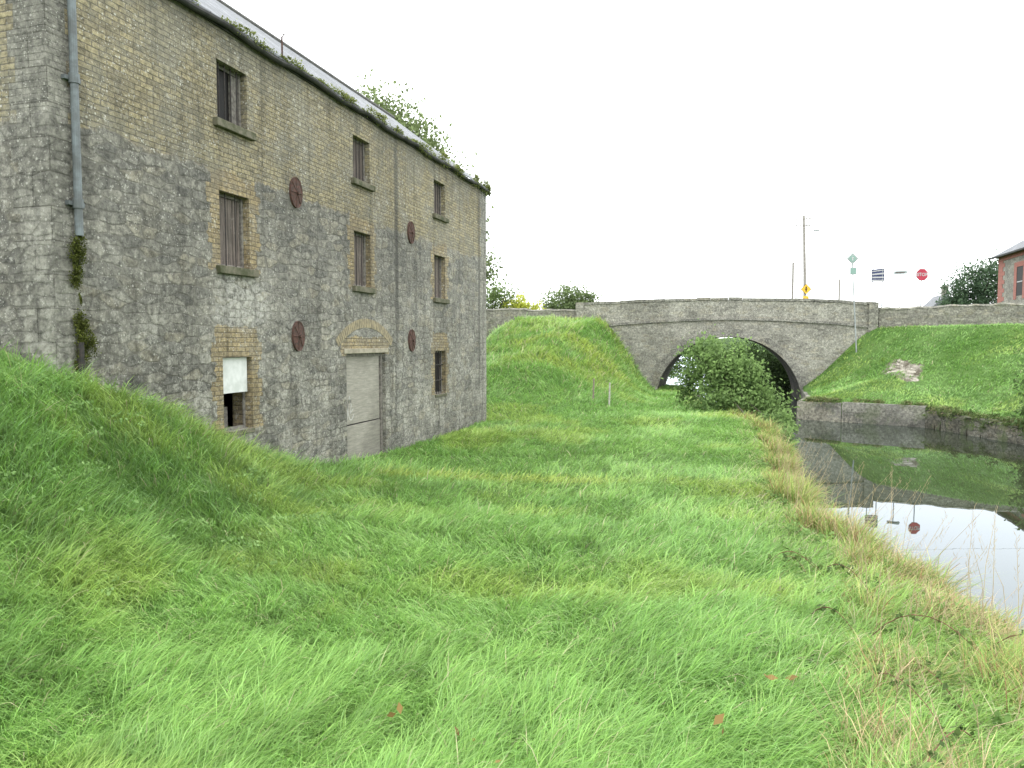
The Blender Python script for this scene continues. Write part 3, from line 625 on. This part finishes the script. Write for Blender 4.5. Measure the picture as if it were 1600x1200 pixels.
# canal-edge dry grass
n=150000; y=np.exp(rng.uniform(np.log(2.),np.log(36),n)); xl=np.interp(y,XLy,XLx)
wd_=np.interp(y,[2,3,5.5,9,14,20,36],[3.0,2.7,1.9,1.0,.7,.6,.4])
off=wd_*rng.random(n)**1.2; x=xl+.14-off; u_=off/wd_; keep=(fbm(x*1.4,y*1.4,91)>.36+.14*u_); x,y,xl,off,u_=[v[keep] for v in (x,y,xl,off,u_)]; n=len(x)
tall=sm((fbm(x*.8,y*.8,19)-.42)/.22)
z=H(x-.1,y); L=(.08+.34*fbm(x*1.7,y*1.7,95)+.32*tall*np.interp(y,[2,7,12],[.4,.7,1.]))*rng.uniform(.35,1.45,n)*np.interp(y,[2,8,20,36],[1,1,.95,.7])*(1.15-.4*u_); dep=np.hypot(x,y)
c1=np.array([.58,.46,.27]);c2=np.array([.27,.42,.11]);c3=np.array([.40,.25,.13]); c4=np.array([.44,.48,.16]); m_=rng.random(n); nn=fbm(x*1.1,y*1.1,97)
w1=np.clip(.08+1.6*(nn-.38),0,.8)*np.interp(y,[6,12,25],[1.1,.5,.4])*(1.1-.5*u_)
col=np.where((m_<w1)[:,None],c1,np.where((m_<w1+.34)[:,None],c2,np.where((m_<.86)[:,None],c4,c3)))*rng.uniform(.5,1.2,n)[:,None]
blades('bank_reeds',x,y,z,L,(.003+.0006*dep)*rng.uniform(.7,1.4,n),rng.uniform(-2.4,2.4,n),rng.uniform(.1,.9,n),rng.uniform(.3,1.6,n),col,m_dry,kind='stuff')
n=22000; f=rng.random(n); seg=rng.integers(0,4,n); SA=np.array([(12,10),(11,24),(10,29.9),(8.1,34.7)],float);SB=np.array([(11,24),(10,29.9),(8.1,34.7),(3.2,36.8)],float)
P0=SA[seg]+(SB[seg]-SA[seg])*f[:,None]; x=P0[:,0]+.05+rng.random(n)*.7; y=P0[:,1]+rng.random(n)*.5; keep=((fbm(x*1.3,y*1.3,12)>.47)|(seg==2)|(seg==1))&(x>np.interp(y,XRy,XRx)); x=x[keep];y=y[keep];n=len(x)
z=np.maximum(H(x,y),-3.0); nn=fbm(x,y,14)
blades('quay_fringe',x,y,z,(.14+.4*nn)*rng.uniform(.5,1.2,n),np.full(n,.03),rng.uniform(2.4,4.6,n),rng.uniform(.5,1.3,n),rng.uniform(.8,1.7,n),np.where((rng.random(n)<.35)[:,None],np.array([.38,.33,.17]),np.array([.15,.24,.07]))*rng.uniform(.45,1.1,n)[:,None],m_dry,kind='stuff')
st=MB()
for i in range(130):
    yy=random.uniform(2.6,15) ; wq=float(np.interp(yy,[2,5,9,13],[2.6,1.8,.8,.4])); xx=float(np.interp(yy,XLy,XLx))-random.uniform(-.1,wq); zz=float(H(xx-.1,yy)); h=random.uniform(.45,1.15); dx,dy=random.uniform(-.25,.45),random.uniform(-.35,.35)
    st.tube([(xx,yy,zz-.02),(xx+dx*.3,yy+dy*.3,zz+h*.6),(xx+dx,yy+dy,zz+h)],[.0026,.002,.001],4)
    for k in range(16):
        f=1-k*.022; px,py,pz=xx+dx*f,yy+dy*f,zz+h*(f if f>.6 else .6); s_=.013
        q=random.random()*6.28; st.add([(px,py,pz),(px+s_*math.cos(q),py+s_*math.sin(q),pz+.02),(px+s_*1.6*math.cos(q),py+s_*1.6*math.sin(q),pz+.045)],[(0,1,2)])
st.obj('seed_stalks',simple('straw',(.50,.41,.26),(.36,.27,.16)),kind='stuff')
br_=MB(); lv=[]
for i in range(34):
    yy=random.uniform(2.2,8) if i%2 else random.uniform(2.2,4); xx=float(np.interp(yy,XLy,XLx))-random.uniform(.5,1.9); zz=float(H(xx-.1,yy)); l=random.uniform(.5,1.1); q=random.uniform(-2.6,.6); h=random.uniform(.12,.28)
    pts=[]
    for k in range(9):
        f=k/8; pts.append((xx+math.cos(q)*l*f,yy+math.sin(q)*l*f,zz+.05+h*4*f*(1-f)*(1-.2*f)))
        if k>0 and random.random()<.7: lv.append((pts[-1][0],pts[-1][1],pts[-1][2],.06,.06,.04,6))
    br_.tube(pts,[.0035]*8+[.0015],4)
br_.obj('bramble_stems',simple('bramble_stem',(.20,.09,.06),(.12,.07,.04)),kind='stuff')
leafmesh('bramble_leaves',lv,.05,(.05,.09,.03),(.20,.28,.09),clump=3,asp=.6,kind='stuff')
def weeds(name,n,area,size,cd,cl,r=.2,lo=.05,hi=.16,cnt=(25,60)):
    pts=[]
    for i in range(n):
        xx,yy=area(); pts.append((xx,yy,float(H(xx,yy))+random.uniform(lo,hi),r,r,.09,int(random.uniform(*cnt))))
    leafmesh(name,pts,size,cd,cl,clump=9,asp=.6,kind='stuff')
weeds('bank_weeds',130,lambda:(lambda yy:(float(np.interp(yy,XLy,XLx))-.1-abs(random.gauss(0,float(np.interp(yy,[2,6,12],[1.5,1.,.3])))),yy))(random.uniform(2.,18)),.045,(.10,.18,.05),(.27,.41,.14))
weeds('corner_undergrowth',46,lambda:(random.uniform(.9,2.4),random.uniform(2.0,3.6)),.045,(.04,.08,.025),(.17,.27,.08),.22,.08,.22,(40,80))
weeds('mound_weeds',60,lambda:(random.uniform(-8.,-4.6),random.uniform(4.5,9.5)),.04,(.14,.25,.08),(.30,.45,.17),.3)
weeds('fallen_leaves',9,lambda:(random.uniform(-1.6,.8),random.uniform(2.2,4.5)),.06,(.16,.08,.04),(.38,.26,.10),.06,.1,.2,(1,4))
def rock(b,x,y,z,s):
    V=[];n=7
    for k,zz in ((1.,-.3),(.9,.02),(.6,.05)):
        for i in range(n):
            q=6.283*i/n; r_=s*k*random.uniform(.6,1.25); V.append((x+r_*math.cos(q),y+r_*math.sin(q),z+s*zz*random.uniform(.6,1.1)+.33*(r_*math.sin(q))))
    F=[tuple(range(2*n,3*n))]
    for l in range(2):
        for i in range(n): F.append((l*n+i,l*n+(i+1)%n,(l+1)*n+(i+1)%n,(l+1)*n+i))
    b.add(V,F)
b=MB()
for i in range(38):
    f=max(-1.7,min(1.7,random.gauss(0,1.))); xx=8.2+random.uniform(-.6,.6)*(1-.25*abs(f))+.1*f; yy=39.8+1.*f; rock(b,xx,yy,float(H(xx,yy))-.01,random.choice((.09,.12,.17,.24)))
b.obj('exposed_rubble_stones',simple('pale_rubble',(.37,.345,.285),(.2,.18,.14),4,.95,.9),kind='stuff')

# ------------------------------------------------------------------ posts, poles, signs
m_post=simple('grey_post_wood',(.46,.44,.40),(.32,.30,.26),10,.9,.4); m_post2=simple('brown_post_wood',(.27,.235,.18),(.18,.155,.12),10,.9,.4)
for (x,y,h,m_,lb,tl) in ((-4.35,28.2,.95,m_post,'short pale timber post standing in the grass',.02),(-5.1,28.9,.9,m_post2,'short brown timber post standing in the grass',.03)):
    z=float(H(x,y)); MB().tube([(x,y,z-.2),(x+tl,y,z+h*.95),(x+tl,y,z+h)],[.036,.033,.025],8).obj('timber_post',m_,label=lb,category='post')
m_galv=simple('galvanised_steel',(.36,.38,.38),(.27,.29,.29),4,.5,.1,.3)
m_pole=simple('pole_timber',(.33,.31,.28),(.22,.2,.18),6,.9,.3)
def at(u,dep):
    k=(u-800)/1150; lat=k*dep; return -S*dep+C*lat, C*dep+S*lat
x,y=5.55,58.9; zt=9.35
TP=empty('telegraph_pole',(x,y,.9),label='tall timber telegraph pole with crossarms, street light and wires',category='telegraph pole')
MB().tube([(x,y,-2.),(x-.15,y,5),(x-.3,y,zt)],[.13,.11,.08],10).obj('pole',m_pole,TP)
x-=.3
for zz in (zt-.25,zt-.75):
    MB().box(x-.6,x+.5,y-.05,y+.03,zz-.035,zz+.035).obj('crossarm',m_pole,TP)
    for dx in (-.5,-.2,.2,.42): MB().tube([(x+dx,y,zz+.05),(x+dx,y,zz+.18)],[.03,.02],8).obj('insulator',m_iron,TP)
MB().tube([(x,y-.05,8.0),(x+.5,y-.1,8.25),(x+.85,y-.1,8.25)],.022,6).obj('bracket',m_galv,TP)
MB().box(x+.7,x+1.1,y-.2,y,8.17,8.27,.01).obj('street_light',m_galv,TP)
m_wire=simple('wire_black',(.35,.35,.35),(.3,.3,.3))
def wire(p0,p1,sag,r=.012):
    pts=[tuple(p0[i]*(1-f)+p1[i]*f-(sag*4*f*(1-f) if i==2 else 0) for i in range(3)) for f in np.linspace(0,1,24)]
    MB().tube(pts,r,4).obj('wire',m_wire,TP)
wire((x-.5,y,zt-.1),(-45,66,11.2),.7); wire((x,y,zt-.6),(60,75,10.5),1.,.008)
def pole(name,x,y,zb,zt,r,mat,label,cat,lean=0):
    e=empty(name,(x,y,zb),label=label,category=cat); MB().tube([(x,y,float(H(x,y))-.3),(x+lean,y,zt)],[r,r*.85],10).obj('pole',mat,e); return e
pole('telegraph_pole',5.8,74.6,.9,7.5,.11,m_pole,'distant plain timber telegraph pole','telegraph pole')
pole('telegraph_pole',8.6,65,.9,5.1,.08,m_pole,'short timber utility pole behind the bridge parapet','utility pole')
def plate(e,name,x,y,z,shape,mat,rot,off=0.,th=.012):
    b=MB(); n=len(shape); ca,sa=math.cos(rot),math.sin(rot); V=[]
    for o in (-off-th,-off):
        for (a,c) in shape: V.append((x+a*ca-o*-sa*-1,y+a*sa+o*ca,z+c))
    b.add(V,[tuple(range(n)),tuple(range(2*n-1,n-1,-1))]+[(i,(i+1)%n,n+(i+1)%n,n+i) for i in range(n)]); return b.obj(name,mat,e)
def rect(w_,h_,cx=0,cz=0): return [(cx-w_/2,cz-h_/2),(cx+w_/2,cz-h_/2),(cx+w_/2,cz+h_/2),(cx-w_/2,cz+h_/2)]
def ngon(r,n,ph=0,cx=0,cz=0): return [(cx+r*math.cos(ph+6.28318*i/n),cz+r*math.sin(ph+6.28318*i/n)) for i in range(n)]
def text(e,s,x,y,z,size,mat,rot,off):
    cu=bpy.data.curves.new('t','FONT'); cu.body=s; cu.size=size; cu.align_x='CENTER'; cu.align_y='CENTER'; cu.extrude=.002; cu.offset=size*.02
    o=bpy.data.objects.new('t',cu); COL.objects.link(o); bpy.context.view_layer.update()
    me=bpy.data.meshes.new_from_object(o.evaluated_get(bpy.context.evaluated_depsgraph_get())); bpy.data.objects.remove(o)
    me.transform(Matrix.Translation((x+math.sin(rot)*off,y-math.cos(rot)*off,z))@Matrix.Rotation(rot,4,'Z')@Matrix.Rotation(math.pi/2,4,'X'))
    me.materials.clear(); me.materials.append(mat); o2=bpy.data.objects.new('lettering',me); finish(o2,e)
m_red=simple('sign_red',(.40,.035,.065),(.34,.03,.055),2,.5,.0); m_sw=simple('sign_white',(.45,.45,.45),(.39,.39,.39),2,.5,0)
m_yel=simple('sign_yellow',(.75,.47,.05),(.7,.42,.04),2,.5,0); m_bk=simple('sign_black',(.015,.015,.015),None,2,.5,0)
m_blue=simple('sign_blue',(.04,.05,.12),(.03,.04,.09),2,.5,0); m_gs=simple('sign_green_grey',(.22,.34,.30),(.2,.3,.27),2,.5,0); m_lg=simple('sign_light_grey',(.33,.38,.37),(.28,.32,.31),3,.5,0)
x,y=at(1435,44); z=4.0
e=pole('stop_sign',x,y,.85,z+.2,.034,m_galv,'red octagonal stop sign on a grey steel post','road sign')
plate(e,'sign_face',x,y,z,ngon(.38,8,math.pi/8),m_sw,.3,.04); plate(e,'sign_panel',x,y,z,ngon(.36,8,math.pi/8),m_red,.3,.056)
text(e,'STOP',x,y,z,.27,m_sw,.3,.074)
x,y=at(1402,47); z=4.4
e=pole('finger_sign',x,y,.9,z+.1,.032,m_galv,'white directional finger sign on a grey post','road sign')
plate(e,'sign_board',x,y,z,[(-.4,-.11),(.34,-.08),(.42,.02),(.34,.13),(-.4,.1)],m_lg,.15,.04); plate(e,'stripe',x,y,z,rect(.55,.05,-.03,.01),m_rust,.15,.056,.004)
x,y=at(1367,46.5); z=4.2
e=pole('notice_sign',x-.27,y,.9,z+.42,.032,m_galv,'dark and white striped notice board on two grey posts','sign')
MB().tube([(x+.27,y,.6),(x+.27,y,z+.4)],.032,8).obj('pole',m_galv,e)
plate(e,'sign_board',x,y,z,[(-.38,-.4),(.38,-.4),(.38,.42),(-.38,.34)],m_blue,.1,.04); plate(e,'stripe',x,y,z,[(-.38,.0),(.38,.06),(.38,.16),(-.38,.08)],m_sw,.1,.055,.004); plate(e,'stripe',x,y,z,[(-.38,.2),(.38,.28),(.38,.34),(-.38,.26)],m_sw,.1,.056,.004)
plate(e,'stripe',x,y,z,rect(.7,.09,0,-.14),m_sw,.1,.054,.004); plate(e,'stripe',x,y,z,rect(.7,.08,0,-.33),m_sw,.1,.057,.004)
x,y=6.95,45.1; z=4.65
e=pole('marker_sign',x,y,.7,4.95,.04,m_galv,'leaning grey pole with round green marker sign and small plate','sign',-.38)
xp=x-.36; plate(e,'sign_face',xp,y,z,ngon(.33,4,0),m_lg,.2,.05); plate(e,'emblem',xp,y,z,ngon(.17,16),m_gs,.2,.066,.004); plate(e,'emblem_arrow',xp,y,z,[(-.03,-.1),(.03,-.1),(.03,.02),(.08,.02),(0,.12),(-.08,.02),(-.03,.02)],m_sw,.2,.072,.004)
plate(e,'small_plate',xp+.05,y,z-.68,rect(.34,.4),m_lg,.2,.05)
plate(e,'small_plate_panel',xp+.05,y,z-.68,rect(.28,.3),m_gs,.2,.066,.004)
x,y=at(1256,51); z=3.65
e=pole('warning_sign',x,y,.9,z+.3,.032,m_galv,'yellow diamond warning sign with black symbol and plate','road sign')
plate(e,'sign_face',x,y,z,ngon(.38,4,0),m_bk,.27,.04); plate(e,'sign_panel',x,y,z,ngon(.34,4,0),m_yel,.27,.054); plate(e,'symbol',x,y,z,[(-.04,-.18),(.04,-.18),(.04,.18),(-.04,.18)],m_bk,.27,.068,.004); plate(e,'symbol',x,y,z,rect(.18,.05,0,0),m_bk,.27,.069,.004)
plate(e,'supplementary_plate',x,y,z-.58,rect(.4,.22),m_yel,.27,.04)

# ------------------------------------------------------------------ houses
def hbrick():
    m=M('red_brick'); t=NT(m); x,y,z=t.pos(); P=t.n('ShaderNodeTexCoord').outputs['Object']
    br=t.n('ShaderNodeTexBrick',Vector=t.vec(t.m('ADD',x,y),z),Color1=(.38,.14,.11),Color2=(.31,.11,.09),Mortar=(.3,.22,.19),Scale=1.); t.set(br,'Brick Width',.24); t.set(br,'Row Height',.09); t.set(br,'Mortar Size',.008)
    t.bsdf(br.outputs['Color'],.9); return m
m_rb=hbrick(); m_hs=stone_mat('house_stone',1,1,.5,.3,(.22,.21,.19),(.32,.305,.275),(.3,.29,.25),.2,.3)
hx,hy=23.2,67.0; ht=7.55
HB=empty('brick_house',(hx+4,hy+4,.8),label='grey stone house with red brick trim and slate hip roof',category='house')
MB().box(hx,hx+9,hy,hy+9,.3,ht).obj('wall',m_hs,HB)
for (qx,qy,sx_,sy_) in ((hx,hy,1,1),(hx,hy+9,1,-1)):
    qn=MB(); z=.3; i=0
    while z<ht-.4:
        l=1.5 if i%2 else 1.05; y0_,y1_=(qy-.03,qy+l) if sy_>0 else (qy-l,qy+.03); qn.box(qx-.03,qx+l,y0_,y1_,z,z+.36); z+=.37; i+=1
    qn.obj('brick_quoins',m_rb,HB)
wn=MB().box(hx-.02,hx+.05,hy+3.2,hy+4.6,3.9,6.3).obj('window',m_dark,HB)
for (a_,b_) in ((hy+2.6,hy+3.2),(hy+4.6,hy+5.2)): MB().box(hx-.04,hx+.05,a_,b_,3.6,6.7).obj('brick_trim',m_rb,wn)
MB().box(hx-.05,hx+.05,hy+3.2,hy+4.6,6.3,6.7).obj('brick_trim',m_rb,wn); MB().box(hx-.035,hx+.02,hy+3.3,hy+4.5,5.0,5.08).obj('sash_bar',m_sw,wn)
MB().box(hx-.06,hx+9.06,hy-.06,hy+9.06,ht-.38,ht-.01).obj('brick_cornice',m_rb,HB)
rf=MB(); o_=.6; rf.add([(hx-o_,hy-o_,ht),(hx+9+o_,hy-o_,ht),(hx+9+o_,hy+9+o_,ht),(hx-o_,hy+9+o_,ht),(hx+4.3,hy+4.3,ht+3.4),(hx+4.7,hy+4.7,ht+3.4)],[(0,1,5,4),(1,2,5),(2,3,4,5),(3,0,4),(3,2,1,0)])
rf2=rf.obj('roof',m_slate,HB)
MB().box(hx-o_-.08,hx-o_-.01,hy-o_,hy+9+o_,ht-.12,ht+.02).obj('gutter',m_gut,HB)
MB().box(hx+4,hx+4.9,hy+4,hy+4.8,ht+2.4,ht+4.2).obj('chimney',m_rb,rf2)
cx,cy=27.6,110
CB=empty('cottage',(cx,cy,.8),label='distant small grey cottage with slate roof and chimney',category='house')
MB().box(cx-1.8,cx+1.8,cy,cy+6,.3,4.4).obj('wall',simple('grey_render',(.30,.29,.26),(.22,.21,.19),2),CB)
r_=MB().add([(cx-2,cy-.3,4.35),(cx+2,cy-.3,4.35),(cx+2,cy+6.3,4.35),(cx-2,cy+6.3,4.35),(cx,cy-.3,6.4),(cx,cy+6.3,6.4)],[(0,1,4),(1,2,5,4),(2,3,5),(3,0,4,5)]).obj('roof',m_slate,CB)
MB().box(cx-.4,cx+.3,cy+.2,cy+.9,5.9,7.5).obj('chimney',m_hs,r_)
# ------------------------------------------------------------------ world, sun, camera
wd=bpy.data.worlds.new('World'); scene.world=wd; wd.use_nodes=True; nt=wd.node_tree; nt.nodes.clear()
out=nt.nodes.new('ShaderNodeOutputWorld'); bg=nt.nodes.new('ShaderNodeBackground'); sky=nt.nodes.new('ShaderNodeTexSky'); sky.sky_type='NISHITA'; sky.sun_disc=False
sky.sun_elevation=math.radians(48); sky.sun_rotation=math.radians(150)
mx=nt.nodes.new('ShaderNodeMix'); mx.data_type='RGBA'; mx.inputs[0].default_value=.93; mx.inputs[7].default_value=(29.5,30.3,30.8,1)
nt.links.new(sky.outputs[0],mx.inputs[6]); nt.links.new(mx.outputs[2],bg.inputs[0]); bg.inputs[1].default_value=.1; nt.links.new(bg.outputs[0],out.inputs[0])
sl_=bpy.data.lights.new('sun','SUN'); sl_.energy=.9; sl_.angle=math.radians(30); sl_.color=(1,.97,.92); so=bpy.data.objects.new('sun',sl_); COL.objects.link(so)
az=math.radians(150); el=math.radians(48); dv=Vector((math.sin(az)*math.cos(el),math.cos(az)*math.cos(el),math.sin(el))); so.rotation_euler=dv.to_track_quat('Z','Y').to_euler()
cam=bpy.data.cameras.new('camera'); cam.lens=25.9; cam.sensor_width=36; cam.clip_end=3000; cam.clip_start=.05
co=bpy.data.objects.new('camera',cam); COL.objects.link(co); co.rotation_euler=(math.radians(90-3.24),0,math.radians(16.3)); scene.camera=co
scene.view_settings.view_transform='Standard'; scene.view_settings.look='None'; scene.view_settings.exposure=0
